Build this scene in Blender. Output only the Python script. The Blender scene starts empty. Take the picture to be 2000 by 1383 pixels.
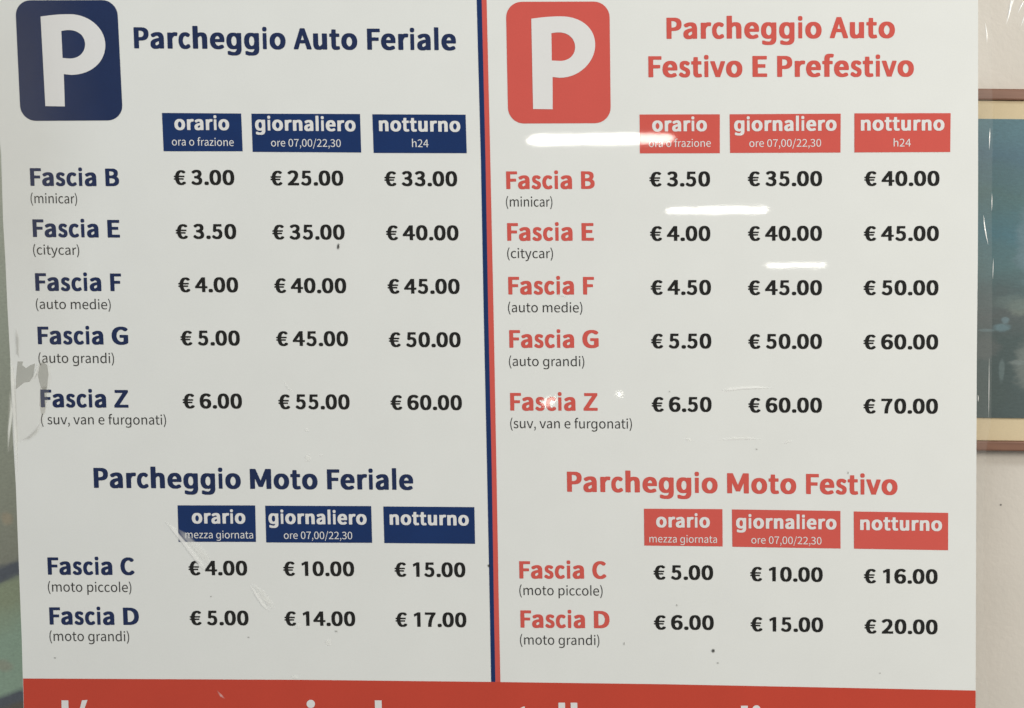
import bpy, math, random
from mathutils import Vector, Matrix
from mathutils.geometry import tessellate_polygon

# ------------------------------------------------------------------ camera, world, lights
scene = bpy.context.scene
COL = scene.collection
F_PX = 2200.0                      # focal length in units of a 2000-wide frame
DIST = 0.75
PITCH, ROLL = math.radians(2.9), math.radians(0.6)
cam = bpy.data.cameras.new("camera")
cam.sensor_width = 36.0
cam.lens = 36.0 * F_PX / 2000.0
cam.clip_start, cam.clip_end = 0.02, 200.0
cam.dof.use_dof = True
cam.dof.focus_distance = DIST + 0.001
cam.dof.aperture_fstop = 12.0
cam_o = bpy.data.objects.new("camera", cam)
COL.objects.link(cam_o)
CP = Vector((0, -DIST, 0))
fwd = Vector((0, math.cos(PITCH), -math.sin(PITCH)))
right = Vector((1, 0, 0))
up = right.cross(fwd).normalized()
ux = right * math.cos(ROLL) + up * math.sin(ROLL)
uy = up * math.cos(ROLL) - right * math.sin(ROLL)
M = Matrix((ux, uy, -fwd)).transposed().to_4x4()
M.translation = CP
cam_o.matrix_world = M
scene.camera = cam_o

scene.view_settings.view_transform = 'Standard'
scene.view_settings.look = 'None'
scene.view_settings.exposure = 0.0
scene.view_settings.gamma = 1.0

world = bpy.data.worlds.new("World")
scene.world = world
world.use_nodes = True
bg = world.node_tree.nodes['Background']
bg.inputs[0].default_value = (1.0, 0.985, 0.95, 1)
bg.inputs[1].default_value = 0.25


def area_light(name, loc, target, sx, sy, power, color):
    l = bpy.data.lights.new(name, 'AREA')
    l.shape = 'RECTANGLE'
    l.size, l.size_y = sx, sy
    l.energy = power
    l.color = color
    o = bpy.data.objects.new(name, l)
    COL.objects.link(o)
    o.location = loc
    d = Vector(target) - Vector(loc)
    o.rotation_euler = d.to_track_quat('-Z', 'Y').to_euler()
    return o


area_light("key_light", (1.75, -1.35, 0.55), (0.1, 0, 0.0), 1.0, 0.6, 35, (1.0, 0.955, 0.86))  # unseen key light, placed to brighten the poster towards the right
area_light("fill_light", (-0.75, -1.7, 2.1), (-0.1, 0, 0.0), 1.2, 0.5, 35, (0.94, 0.99, 1.0))  # added fill from above, set leftward to lift the left side

GLYPHS = {
'BP':(805,'107 2 91 9 85 24 85 976 88 987 96 995 111 999 494 996 549 988 607 972 661 945 698 917 735 869 754 831 771 767 775 710 771 619 754 554 733 510 701 468 665 437 612 406 587 396 549 385 479 374 315 370 314 24 311 13 302 5 288 1;315 534 391 536 430 542 461 552 486 565 504 580 519 599 538 636 544 667 544 716 535 754 523 776 508 795 484 812 430 830 368 837 315 836'),
'BA':(830,'17 2 7 6 0 16 0 56 304 989 311 996 324 999 503 999 516 996 527 982 829 56 830 20 827 11 820 4 808 1 633 1 618 6 611 16 530 284 299 285 292 282 212 18 204 7 188 1;344 446 477 445 482 447 414 675 407 663'),
'BF':(685,'106 2 91 9 85 24 85 976 88 987 96 995 110 999 660 999 676 994 682 987 685 978 685 856 682 844 672 835 660 832 308 831 308 586 602 584 614 581 623 574 627 563 626 439 619 426 604 420 308 419 307 24 304 13 296 5 282 1'),
'BE':(795,'108 2 92 9 85 24 85 976 88 987 97 995 112 999 715 999 732 994 739 987 742 978 742 856 739 844 728 835 715 832 329 831 329 610 649 609 662 606 672 599 676 588 676 463 669 447 651 440 330 439 328 173 334 168 728 168 741 165 751 158 755 146 755 24 752 13 743 5 728 1'),
'BB':(870,'104 2 90 8 85 20 85 980 88 989 95 995 108 999 505 996 553 990 598 978 659 954 698 928 728 896 755 849 768 807 773 714 766 658 742 599 719 565 694 541 755 499 777 474 801 437 816 395 823 364 825 330 821 235 805 180 783 140 743 91 700 60 646 33 576 12 524 4 479 1;306 162 422 163 468 170 524 188 561 212 581 234 592 255 606 306 597 353 577 386 564 399 531 420 472 438 425 445 306 446;306 605 383 604 440 611 479 623 518 646 536 667 547 690 554 716 554 729 547 758 532 787 516 804 496 816 446 832 394 839 306 838'),
'BG':(1030,'514 -15 440 -8 373 8 350 14 285 43 214 91 151 156 110 219 82 287 57 385 50 474 50 527 57 613 82 708 108 771 125 799 156 847 205 897 276 948 357 986 447 1009 529 1016 636 1016 689 1011 753 997 798 982 832 966 883 935 932 890 936 879 932 844 871 775 858 763 841 758 758 758 743 761 701 795 665 818 634 831 586 843 562 840 512 826 467 804 431 778 382 724 356 680 337 626 322 560 320 480 322 445 337 372 354 325 385 270 414 235 457 200 514 172 557 160 591 158 619 163 653 174 694 196 694 383 689 386 512 386 490 393 482 409 482 527 487 540 498 547 512 550 920 550 934 547 946 538 950 527 950 112 945 101 929 86 884 54 823 24 777 8 741 -2 672 -13'),
'BZ':(840,'50 2 38 6 30 18 30 122 33 131 505 829 500 832 101 832 87 836 79 842 76 851 76 980 80 990 87 996 101 999 779 999 793 995 803 980 803 880 798 867 327 171 333 168 786 168 799 164 807 158 810 149 810 20 806 10 799 4 786 1'),
'BD':(1005,'106 2 91 8 85 20 85 980 88 989 96 995 111 999 456 999 532 994 629 976 726 940 793 899 852 843 897 776 930 698 950 596 955 519 950 410 929 306 890 217 852 161 795 106 731 64 636 26 552 8 461 1;337 166 416 168 488 181 547 206 587 232 629 274 659 322 682 379 695 441 700 503 695 565 685 614 662 678 632 727 592 768 545 799 495 819 431 832 366 837 339 837 336 834'),
'BM':(1160,'82 3 73 8 70 14 70 986 73 992 87 998 329 998 343 992 576 424 581 417 814 990 831 998 1073 998 1086 993 1090 986 1090 14 1087 8 1073 2 868 2 852 10 849 514 686 122 676 104 662 98 493 98 479 104 311 506 306 511 303 10 287 2'),
'BC':(840,'441 -15 381 -8 310 12 243 47 196 86 144 145 134 161 99 226 76 292 56 385 50 471 50 527 56 613 74 697 109 790 141 847 188 904 247 953 316 988 387 1009 456 1016 550 1016 604 1009 677 984 721 960 761 929 797 890 799 879 797 844 743 775 731 763 717 758 644 758 631 761 592 797 560 820 527 835 502 842 449 828 414 809 383 783 343 733 318 682 298 620 288 560 286 480 288 445 299 378 316 323 341 269 381 218 402 198 441 174 493 158 521 163 548 174 592 200 652 257 665 260 738 260 755 252 817 177 820 168 820 137 817 127 803 110 763 70 711 32 665 10 606 -8 575 -13'),
'Ba':(755,'241 -15 220 -13 182 -4 142 14 119 30 95 52 71 88 56 123 47 161 45 190 45 236 49 274 65 323 93 367 131 403 163 423 224 452 287 472 379 492 437 501 440 511 436 531 423 562 412 579 394 596 366 608 301 587 224 542 211 539 140 539 128 542 115 553 75 629 72 640 75 673 84 682 121 707 182 738 237 758 283 769 350 776 427 776 477 772 527 758 569 736 608 702 630 671 651 628 667 571 675 489 675 24 672 12 666 5 651 0 490 0 473 5 463 18 423 1 368 -13;321 152 331 151 352 158 381 174 444 223 444 342 421 339 352 314 314 292 295 274 280 250 273 214 288 176 304 160'),
'Bc':(625,'315 -15 277 -10 227 5 200 21 178 34 144 65 107 112 83 159 64 216 49 292 45 354 49 465 64 538 87 602 109 643 131 672 149 694 187 727 229 751 292 772 335 776 402 776 451 769 504 749 534 729 567 701 581 684 584 675 584 646 582 638 541 571 529 557 516 552 453 552 442 555 402 589 372 605 352 598 330 585 304 560 287 534 274 507 257 456 250 411 248 376 250 345 257 298 270 256 298 203 330 172 364 154 375 154 413 174 458 212 469 215 533 215 545 211 555 201 592 130 595 119 595 90 587 74 553 43 516 19 478 1 413 -15'),
'Be':(765,'369 -15 325 -11 272 3 213 30 164 65 120 114 90 161 71 208 51 283 45 354 49 462 65 531 90 595 120 645 142 671 166 696 204 727 255 753 318 772 363 776 437 776 492 772 549 756 596 731 645 686 667 658 688 618 710 556 721 498 725 398 718 334 709 324 692 319 287 319 283 316 288 292 306 247 328 212 351 188 383 165 432 147 458 152 490 163 542 193 557 197 633 198 648 194 659 183 695 110 697 74 690 60 661 41 618 19 570 1 487 -15;285 469 496 468 501 474 488 529 471 563 441 594 416 607 403 610 369 596 346 579 326 558 295 502'),
'Bf':(510,'135 2 118 9 112 24 111 594 106 598 45 598 30 603 23 610 20 621 20 727 23 738 32 747 52 753 111 756 114 891 123 940 134 973 154 1011 184 1044 206 1062 250 1082 287 1092 335 1096 449 1094 527 1076 547 1062 550 1026 522 927 513 920 501 917 425 917 390 927 379 918 370 905 356 865 355 758 470 757 486 752 493 745 495 734 495 621 488 604 470 598 359 598 354 594 354 24 351 13 342 5 326 1'),
'Bg':(825,'309 -306 245 -300 199 -291 142 -275 105 -258 98 -250 95 -239 95 -115 98 -104 105 -97 119 -92 194 -92 249 -116 309 -134 380 -145 414 -140 447 -125 462 -114 483 -92 504 -53 513 -22 515 2 512 5 466 -8 426 -12 328 -12 282 -8 226 8 184 30 146 61 118 93 89 140 71 186 58 233 47 299 45 328 47 454 58 523 79 590 111 650 125 670 159 706 190 730 223 747 274 763 305 768 445 768 500 756 537 742 548 752 562 757 719 757 731 754 742 745 745 734 745 0 739 -71 717 -148 692 -196 656 -236 625 -260 581 -282 527 -298 487 -305;386 153 405 152 435 161 460 177 481 200 500 235 508 262 517 317 519 361 517 417 511 466 498 514 485 541 462 571 443 586 420 597 393 604 368 595 345 580 327 561 309 532 294 496 286 463 277 392 277 359 283 302 290 270 302 235 320 203 343 176 362 163'),
'Bh':(840,'108 2 92 9 85 24 85 1058 93 1072 110 1078 304 1078 321 1072 329 1058 330 751 394 770 427 775 543 775 570 772 607 763 623 759 660 739 687 716 718 678 735 641 753 570 760 490 760 22 751 7 733 1 543 1 528 6 521 13 518 24 516 483 509 528 496 563 475 589 451 602 431 595 395 574 363 549 329 514 329 24 326 13 317 5 302 1'),
'Bi':(365,'110 2 98 9 93 24 93 738 100 752 111 757 252 757 262 754 270 746 272 734 272 20 265 7 254 1;149 833 124 840 107 853 94 871 85 891 80 916 80 971 85 995 95 1018 113 1038 144 1052 221 1052 242 1045 262 1030 278 1002 285 973 285 913 280 889 272 871 254 849 226 835'),
'Bl':(375,'105 2 91 9 85 24 85 1058 91 1072 106 1078 269 1078 283 1072 290 1055 290 22 283 8 269 1'),
'Bn':(825,'108 2 91 9 85 24 85 734 89 747 99 754 112 757 275 757 292 752 303 739 342 756 400 772 531 775 559 772 611 759 657 732 680 710 703 679 720 642 734 594 743 541 745 24 741 11 731 4 718 1 535 1 520 5 511 13 509 24 506 483 499 528 486 563 467 589 443 602 424 595 388 574 357 549 324 514 324 24 321 13 312 5 297 1'),
'Bo':(835,'365 -15 324 -11 264 5 214 30 169 62 121 114 91 161 78 192 65 225 52 283 45 354 49 465 65 533 91 598 130 656 171 698 212 729 261 753 328 772 380 776 455 776 507 772 578 751 632 722 666 696 691 671 714 645 742 600 770 529 786 456 790 365 783 287 770 230 742 159 711 112 681 78 627 34 569 5 511 -11 466 -15;416 154 438 160 464 176 490 200 507 223 527 261 537 294 549 367 547 418 540 456 529 491 509 531 488 560 466 581 440 597 419 605 397 598 362 576 344 558 326 531 308 496 298 462 286 383 288 343 298 294 308 261 328 223 366 179 397 160'),
'Br':(555,'107 2 91 9 85 24 85 734 88 745 94 752 109 757 271 757 283 754 298 745 333 763 382 775 497 775 528 768 554 756 564 740 565 712 546 616 540 603 531 596 520 593 447 593 428 598 413 592 382 569 361 544 337 505 318 463 318 24 315 13 306 5 291 1'),
'Bs':(570,'235 -15 205 -11 171 -1 116 23 59 63 35 88 30 99 30 128 32 137 74 210 86 221 97 224 157 224 168 221 209 185 233 167 287 145 310 154 326 167 337 183 346 212 346 221 334 247 305 277 273 297 187 338 148 362 109 397 89 425 73 458 62 504 60 567 68 620 84 666 105 700 130 727 177 756 226 772 271 776 363 774 409 762 472 731 506 704 522 686 524 675 522 640 483 576 473 564 461 559 395 559 379 566 338 598 303 614 287 607 268 591 256 567 254 547 267 521 289 502 317 484 411 438 447 416 478 392 499 367 513 347 525 321 536 278 540 210 536 165 525 126 513 94 499 72 470 39 440 16 402 -1 360 -13'),
'Bt':(530,'290 -15 265 -13 224 -1 189 19 159 48 144 70 132 97 118 145 112 190 110 593 105 596 41 597 27 603 20 618 20 728 23 740 29 747 42 752 117 758 128 930 134 944 150 951 302 951 318 946 324 939 326 930 328 760 468 758 484 752 490 737 490 618 482 602 466 596 331 596 327 593 327 230 337 183 344 170 361 154 398 164 466 164 483 156 490 143 510 57 510 28 506 19 497 12 421 -11 392 -15'),
'Bu':(815,'291 -15 266 -13 228 -4 178 19 153 40 124 76 98 137 89 170 80 252 80 735 83 746 92 754 107 758 291 758 306 753 313 746 316 735 316 278 325 223 338 192 349 175 361 165 379 158 410 172 442 195 477 232 494 256 494 735 497 746 506 754 521 758 704 758 720 753 727 746 730 735 730 24 727 12 720 5 706 0 540 0 523 5 510 19 478 3 419 -13'),
'Bv':(670,'245 2 235 6 227 20 7 683 0 705 0 740 2 747 9 754 21 757 184 757 196 754 201 749 335 313 339 307 477 749 482 754 494 757 649 757 661 754 670 740 669 698 445 11 439 4 427 1'),
'B0':(865,'385 -15 339 -11 266 10 210 41 155 92 114 152 84 221 63 292 50 376 45 462 50 631 63 711 94 808 119 861 149 904 195 949 261 988 326 1008 390 1015 478 1015 538 1008 599 990 629 975 662 956 709 912 747 859 781 784 802 713 812 651 820 558 817 392 802 292 781 219 747 143 701 81 657 42 599 10 526 -11 475 -15;429 152 438 152 455 158 485 180 511 210 534 250 552 298 565 356 575 436 578 500 575 571 567 635 552 706 536 748 509 797 489 819 455 844 432 852 410 844 378 822 354 793 331 753 313 704 300 646 290 558 292 420 300 360 321 278 331 252 357 207 381 179 407 160'),
'B1':(865,'615 0 615 1000 425 1000 155 860 195 690 380 790 380 0'),
'B2':(865,'71 2 56 8 50 20 50 115 53 126 151 208 257 302 369 417 424 485 468 552 497 612 515 670 518 718 505 767 485 800 466 820 421 845 390 852 351 843 326 832 278 801 219 749 207 746 141 746 124 753 49 822 45 834 48 871 97 917 168 965 209 985 285 1008 329 1014 494 1012 548 1000 602 980 653 950 688 918 719 876 739 834 754 778 756 749 756 674 751 628 736 572 709 508 663 428 619 367 556 295 431 169 779 168 793 164 801 158 805 149 805 22 802 11 794 5 779 1'),
'B3':(865,'356 -15 296 -8 255 1 193 23 154 43 106 76 60 119 55 130 55 161 61 175 114 241 122 248 136 253 200 253 212 250 254 214 301 183 344 163 394 151 426 153 465 166 497 186 520 211 539 245 543 261 546 305 539 332 525 358 498 387 452 414 399 430 333 439 269 442 254 449 249 462 249 576 254 589 271 596 333 599 376 606 417 617 450 633 480 658 505 695 514 728 514 751 509 771 489 808 468 828 438 844 401 852 369 844 333 829 300 808 248 768 237 765 173 766 161 770 152 778 95 845 92 855 92 888 95 898 104 907 177 960 237 988 276 1002 305 1009 360 1015 493 1013 543 1004 596 986 644 960 673 936 699 906 724 861 738 815 743 773 743 720 733 662 719 624 698 590 676 563 632 527 690 487 725 451 747 418 763 380 773 343 775 318 773 225 756 163 733 119 690 70 648 38 612 19 564 1 511 -11 461 -15'),
'B4':(865,'491 3 483 8 479 17 478 264 26 265 19 270 15 277 15 377 460 993 473 998 689 998 699 993 703 983 703 408 709 405 831 405 841 400 845 390 845 277 839 268 831 265 709 265 703 261 703 17 697 6 686 2;282 406 478 406 478 668 389 553 282 411'),
'B5':(865,'362 -15 302 -8 258 3 202 25 154 52 123 74 80 113 75 126 75 156 80 170 131 238 139 246 152 251 211 251 221 248 289 192 323 172 352 160 395 151 410 151 436 158 485 188 510 216 526 241 539 272 548 314 548 356 539 398 526 429 509 456 488 477 449 501 417 510 401 510 362 498 293 460 230 459 206 469 152 507 149 518 149 567 180 988 187 994 200 998 699 998 710 995 718 988 722 977 722 855 716 840 699 834 380 834 375 824 361 669 365 664 391 668 514 665 569 654 623 631 662 605 695 573 732 516 749 471 761 420 765 369 765 305 761 256 743 190 721 141 691 99 649 56 608 27 560 5 501 -11 458 -15'),
'B6':(865,'407 -15 359 -11 286 10 227 39 173 83 132 132 101 185 69 272 50 363 45 513 53 618 71 708 104 797 137 853 160 882 194 919 243 956 322 993 392 1011 453 1016 549 1016 597 1011 690 984 731 964 766 940 795 915 799 906 800 868 796 859 724 790 705 783 635 783 622 786 564 829 508 849 486 849 443 835 417 822 383 795 349 753 323 704 300 620 304 617 349 634 407 645 559 643 629 627 677 607 713 585 756 544 784 502 804 454 817 398 820 363 817 254 802 192 774 134 746 96 724 74 700 54 668 32 604 3 549 -11 503 -15;449 148 473 152 498 165 520 181 539 203 557 232 569 265 578 310 578 340 570 378 544 434 525 456 506 470 478 483 450 489 402 476 361 454 310 411 292 387 308 307 323 265 344 228 371 192 392 173 422 156'),
'B7':(865,'281 2 267 8 261 20 268 155 285 290 316 439 356 563 387 636 434 727 500 829 494 832 85 832 73 835 65 840 60 851 60 978 63 989 71 995 85 999 765 999 778 995 786 989 790 980 790 882 787 871 722 787 656 687 611 603 590 552 550 432 530 344 514 231 504 126 502 49 496 11 489 5 475 1'),
'B.':(350,'143 -15 117 -8 92 6 70 28 59 46 50 79 50 132 57 161 71 186 102 214 119 221 154 228 256 226 280 219 301 208 323 185 331 172 340 150 345 121 342 70 336 48 322 25 291 -1 249 -15'),
'B€':(860,'456 -15 411 -11 353 6 299 34 264 60 222 103 182 165 158 218 149 245 136 291 125 346 47 348 33 353 30 362 32 436 47 444 112 447 115 454 115 509 112 515 47 515 33 521 30 530 30 601 33 608 47 614 123 621 138 688 158 750 189 815 222 863 260 904 308 939 364 967 438 986 617 988 679 971 722 951 754 929 812 870 815 861 812 844 742 777 731 774 635 774 619 780 585 818 556 840 532 852 514 847 483 829 458 808 428 771 395 702 382 656 376 624 382 621 722 620 733 615 736 608 735 524 731 519 717 515 369 515 363 509 363 461 366 452 371 451 666 450 677 445 680 438 680 358 675 352 661 347 380 347 377 344 384 312 411 236 433 196 456 168 478 148 516 125 532 123 559 137 586 158 632 210 650 217 744 217 755 214 826 151 830 133 808 101 766 58 731 31 675 4 635 -8 588 -15'),
'Ra':(715,'260 -17 207 -8 169 9 144 26 122 48 100 81 87 112 77 152 75 184 79 241 93 286 120 329 143 351 158 365 213 398 271 422 329 439 420 458 495 469 498 481 493 531 480 576 463 607 442 629 406 648 389 654 335 656 282 646 230 626 149 579 105 662 147 691 207 722 264 744 304 754 375 761 426 756 471 744 510 722 546 691 569 660 589 617 605 560 614 472 613 2 608 -1 520 0 509 84 504 88 453 47 389 9 324 -13 291 -18;305 84 349 87 387 100 440 130 497 180 497 384 422 375 358 360 307 344 273 329 247 313 213 281 197 255 188 222 188 176 202 136 216 116 246 95 269 87'),
'Rc':(665,'385 -17 337 -12 283 2 249 18 226 30 183 63 145 105 114 157 87 226 72 293 68 379 72 445 89 517 119 586 146 629 173 660 191 679 237 713 285 736 356 756 410 761 469 754 522 736 582 700 604 682 612 674 612 669 554 593 508 627 485 639 435 654 374 651 333 639 296 617 269 594 242 560 225 531 202 469 193 422 191 350 193 317 203 267 221 214 257 157 289 126 331 102 367 90 390 87 449 90 495 104 522 118 576 158 627 76 615 63 583 40 515 4 456 -13 422 -18'),
'Rd':(837,'363 -17 315 -13 264 2 214 28 176 58 159 79 138 105 110 157 86 234 76 286 72 352 76 445 91 512 117 579 153 637 186 675 233 713 297 744 341 756 391 761 440 756 485 744 516 729 593 678 595 705 587 805 588 1084 593 1087 709 1087 712 1081 712 2 707 -1 613 0 601 84 598 87 535 35 478 4 424 -13 391 -18;392 88 414 87 445 92 487 107 544 144 582 180 587 191 587 576 552 607 520 627 483 644 438 654 374 651 337 639 301 617 277 595 254 567 228 522 211 474 201 424 199 388 201 310 218 231 239 181 265 145 292 121 332 100 370 90'),
'Re':(743,'406 -17 356 -13 307 0 244 27 193 63 152 107 117 160 92 222 75 295 70 360 75 443 92 517 117 579 152 634 195 680 242 715 303 744 349 756 394 760 452 756 506 741 553 717 601 676 626 645 650 602 671 543 683 481 688 410 683 348 677 342 193 340 197 288 209 243 225 205 249 168 275 140 323 107 352 95 389 85 459 82 495 88 548 104 609 138 617 136 654 62 655 57 650 52 584 16 530 -3 469 -15;191 431 576 430 580 436 578 476 570 519 558 555 540 591 513 620 471 646 443 655 401 661 368 658 333 648 303 634 277 616 248 586 227 555 211 522 196 474'),
'Rf':(433,'145 0 142 6 141 637 136 640 46 642 44 730 54 736 140 742 142 861 144 904 151 944 163 984 175 1008 186 1027 210 1055 234 1073 252 1083 306 1100 354 1104 389 1102 440 1092 464 1085 473 1077 447 986 415 997 375 1005 333 999 313 990 295 975 282 954 272 930 265 889 266 742 414 739 416 644 410 640 271 640 265 637 265 4 259 0'),
'Rg':(830,'341 -330 270 -324 219 -314 166 -299 132 -285 129 -278 129 -175 221 -209 332 -229 373 -231 430 -229 472 -218 506 -202 536 -179 552 -159 566 -137 582 -99 592 -44 595 95 589 95 575 76 532 34 490 10 437 -7 384 -14 311 -10 258 5 217 27 176 60 143 98 118 142 95 201 80 265 74 332 74 406 80 470 97 542 127 611 159 659 189 690 224 716 283 742 336 752 403 752 453 742 482 732 531 704 555 684 595 641 601 653 616 739 706 740 709 734 709 -20 702 -97 685 -161 669 -197 641 -238 608 -270 555 -301 522 -314 467 -326 419 -331;363 87 412 86 467 96 506 112 533 133 559 168 575 203 592 287 594 337 592 427 580 501 566 544 545 583 515 614 472 637 419 650 384 652 343 647 312 637 278 615 251 588 226 544 212 506 198 430 195 401 198 303 209 237 225 192 251 148 278 120 316 98'),
'Rh':(823,'128 0 125 6 125 1082 131 1086 247 1086 250 1080 250 780 245 701 247 639 312 696 376 734 415 749 448 757 502 760 533 757 580 744 616 726 644 702 663 678 690 627 707 558 714 473 714 4 708 0 597 0 591 4 591 449 588 499 581 546 564 592 533 628 507 642 486 648 429 650 379 637 339 616 296 583 251 539 250 4 244 0'),
'Ri':(347,'119 0 116 6 116 737 122 740 229 740 233 734 233 4 227 0;170 894 146 898 116 920 101 951 99 989 110 1023 123 1039 150 1054 185 1057 214 1047 234 1030 248 1004 250 961 241 932 224 911 203 898'),
'Rl':(350,'120 0 117 6 117 1082 122 1086 229 1086 232 1080 232 4 227 0'),
'Rm':(1237,'126 0 123 6 124 739 222 739 233 649 238 634 297 690 350 728 406 752 448 760 488 759 530 752 560 742 586 728 623 695 637 675 665 621 733 686 784 723 833 747 886 759 947 757 991 744 1031 724 1060 696 1076 675 1099 630 1113 582 1123 501 1122 1 1008 0 1002 4 1002 480 997 527 985 573 976 594 962 613 942 630 921 642 886 650 837 648 789 628 742 595 686 539 685 4 679 0 565 1 564 449 556 534 537 592 506 628 481 642 450 650 413 650 374 640 334 618 294 588 247 537 246 4 241 0'),
'Rn':(823,'128 0 124 6 125 739 224 739 235 649 241 634 288 678 340 716 391 742 431 754 467 760 530 757 577 744 613 726 642 701 669 666 689 620 698 584 708 527 709 2 594 0 588 4 588 449 586 499 578 546 561 592 530 628 504 642 483 648 427 650 377 637 337 616 295 583 250 539 249 4 243 0'),
'Ro':(815,'395 -17 350 -13 294 2 245 26 195 61 152 107 118 160 92 222 75 295 70 381 75 445 92 519 118 581 159 643 198 682 235 710 292 739 355 756 409 760 461 756 534 734 576 713 619 681 664 634 697 581 724 514 739 452 746 369 739 288 724 226 696 157 661 105 621 62 578 30 531 7 465 -13;384 88 447 90 484 102 518 122 548 148 572 179 593 219 610 274 619 338 619 400 610 467 595 514 574 557 550 589 510 624 484 639 449 651 428 654 369 651 336 641 285 608 247 564 224 520 209 476 199 424 197 350 204 288 223 219 244 179 268 147 301 119 329 102 367 90'),
'Rp':(844,'129 -312 125 -306 125 736 131 740 226 739 237 670 243 655 283 687 328 716 390 744 423 754 452 759 497 759 540 754 590 739 636 715 685 670 711 634 738 582 757 522 769 453 771 408 769 327 752 232 728 170 694 112 647 59 594 22 556 3 507 -12 431 -17 388 -9 331 12 248 64 251 -52 251 -309 245 -312;408 89 464 90 504 103 538 122 571 152 595 184 616 227 631 274 641 332 643 389 638 455 623 524 612 553 586 596 559 621 528 639 488 652 428 654 385 644 340 623 314 606 271 573 251 553 251 165 276 143 333 110 381 93'),
'Rr':(485,'118 0 115 6 116 739 208 739 218 625 220 608 223 608 271 681 305 716 341 740 367 752 402 760 439 759 483 746 487 742 486 732 465 638 424 648 389 648 342 632 319 617 291 588 253 530 231 475 230 4 225 0'),
'Rt':(491,'327 -17 298 -15 259 -5 223 14 194 38 177 62 161 95 144 164 140 231 139 636 134 639 41 639 35 643 37 734 141 740 146 743 149 752 158 926 160 945 164 949 259 947 262 743 445 742 451 738 450 641 266 639 260 636 260 193 272 141 290 112 304 100 323 90 343 85 368 82 391 85 448 102 472 12 443 0 393 -13 361 -18'),
'Rs':(588,'271 -17 201 -5 149 14 111 33 81 52 45 81 43 88 52 102 96 166 168 114 223 90 271 80 324 80 348 85 373 95 394 109 417 136 428 162 433 191 428 224 413 252 394 273 370 291 326 315 217 361 177 383 129 420 98 464 83 507 77 548 80 581 91 626 104 655 127 686 155 713 190 734 230 749 278 758 313 761 346 758 416 741 462 720 520 679 519 668 469 600 403 641 346 661 329 663 283 661 243 648 213 626 194 595 187 562 192 526 208 499 221 485 241 471 280 450 401 398 451 370 486 342 511 313 526 284 538 245 542 202 540 176 529 126 511 88 491 61 458 30 427 12 383 -6 342 -15'),
'Ru':(818,'324 -17 295 -15 246 -3 213 14 190 32 158 69 137 112 123 160 113 250 114 740 232 742 238 738 238 248 243 207 259 155 284 120 298 109 324 97 378 89 427 97 469 116 506 143 550 188 571 214 572 738 577 742 694 741 695 0 594 0 585 98 580 114 519 54 455 10 389 -13 354 -18'),
'Rv':(714,'289 0 284 6 255 84 26 718 21 739 143 740 149 737 359 100 366 111 425 299 572 737 579 740 693 739 687 713 434 4 428 0'),
'Ry':(700,'110 -318 70 -311 51 -301 73 -208 77 -206 117 -217 157 -214 199 -197 223 -180 251 -147 273 -111 289 -73 310 -1 20 732 20 739 145 739 293 330 358 139 368 121 374 125 431 330 562 737 567 740 680 739 671 706 420 -30 392 -106 366 -161 325 -225 293 -260 262 -283 220 -304 185 -314 145 -319'),
'Rz':(635,'50 0 47 6 48 68 427 637 421 640 92 641 89 646 90 739 582 739 583 677 580 668 203 104 209 100 592 100 595 94 594 2'),
'R0':(760,'371 -17 316 -10 266 7 247 19 215 40 181 74 141 134 110 205 85 298 71 417 68 526 73 622 85 707 100 767 107 793 136 862 165 907 211 958 263 992 328 1013 385 1018 445 1010 495 994 519 979 550 958 589 917 625 862 656 786 675 710 690 605 692 462 690 402 678 310 656 217 626 143 591 88 545 40 495 7 433 -13;360 86 380 84 414 87 450 102 483 130 507 162 529 205 549 267 563 343 573 481 570 593 563 664 548 741 531 793 505 845 471 885 450 901 423 912 383 920 344 915 311 901 287 882 253 841 232 799 213 738 200 676 191 584 188 502 191 424 200 331 213 267 232 207 256 160 281 126 311 102 344 88'),
'R2':(760,'63 0 60 6 62 75 153 156 296 299 380 396 434 473 470 534 499 599 516 663 521 725 513 784 503 813 484 849 463 873 441 889 405 906 374 914 321 917 257 902 216 880 182 856 128 802 60 868 57 875 99 917 140 949 195 983 242 1002 312 1016 376 1017 405 1014 465 999 508 980 548 952 578 923 608 877 628 832 640 780 643 706 638 656 623 596 594 523 554 449 511 384 401 251 254 101 283 100 362 107 687 107 690 101 690 4 685 0'),
'R3':(760,'335 -17 261 -8 230 0 171 22 117 52 88 74 41 119 100 195 105 198 164 148 194 128 232 109 275 95 318 87 383 87 442 102 484 124 517 154 543 200 553 236 556 260 553 310 543 345 529 374 503 405 469 429 416 451 378 461 330 468 258 470 244 474 243 479 244 567 342 575 407 592 446 612 470 631 493 656 512 695 520 726 522 760 515 810 500 843 466 882 440 898 383 916 323 916 278 905 227 884 193 862 144 822 79 898 84 906 132 944 182 974 218 991 282 1011 366 1018 407 1016 459 1005 507 989 533 974 584 936 613 900 632 862 647 805 649 757 642 705 627 660 596 612 562 578 528 554 473 529 470 524 536 498 569 479 600 456 634 420 653 391 670 352 680 312 683 252 678 210 665 164 641 117 612 80 570 43 524 16 473 -3 409 -15'),
'R4':(760,'468 0 465 6 463 275 31 276 27 282 28 356 444 999 581 1000 584 994 584 380 590 376 716 375 718 280 712 276 585 275 584 4 578 0;162 377 464 378 465 704 471 862 465 861 388 718 162 382'),
'R7':(760,'274 0 271 4 278 111 289 223 311 351 340 468 381 584 424 680 493 804 551 889 546 893 71 893 67 899 67 996 73 1000 692 1000 696 994 695 925 629 834 565 732 517 637 472 513 452 444 428 320 409 146 401 4 396 0'),
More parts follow.
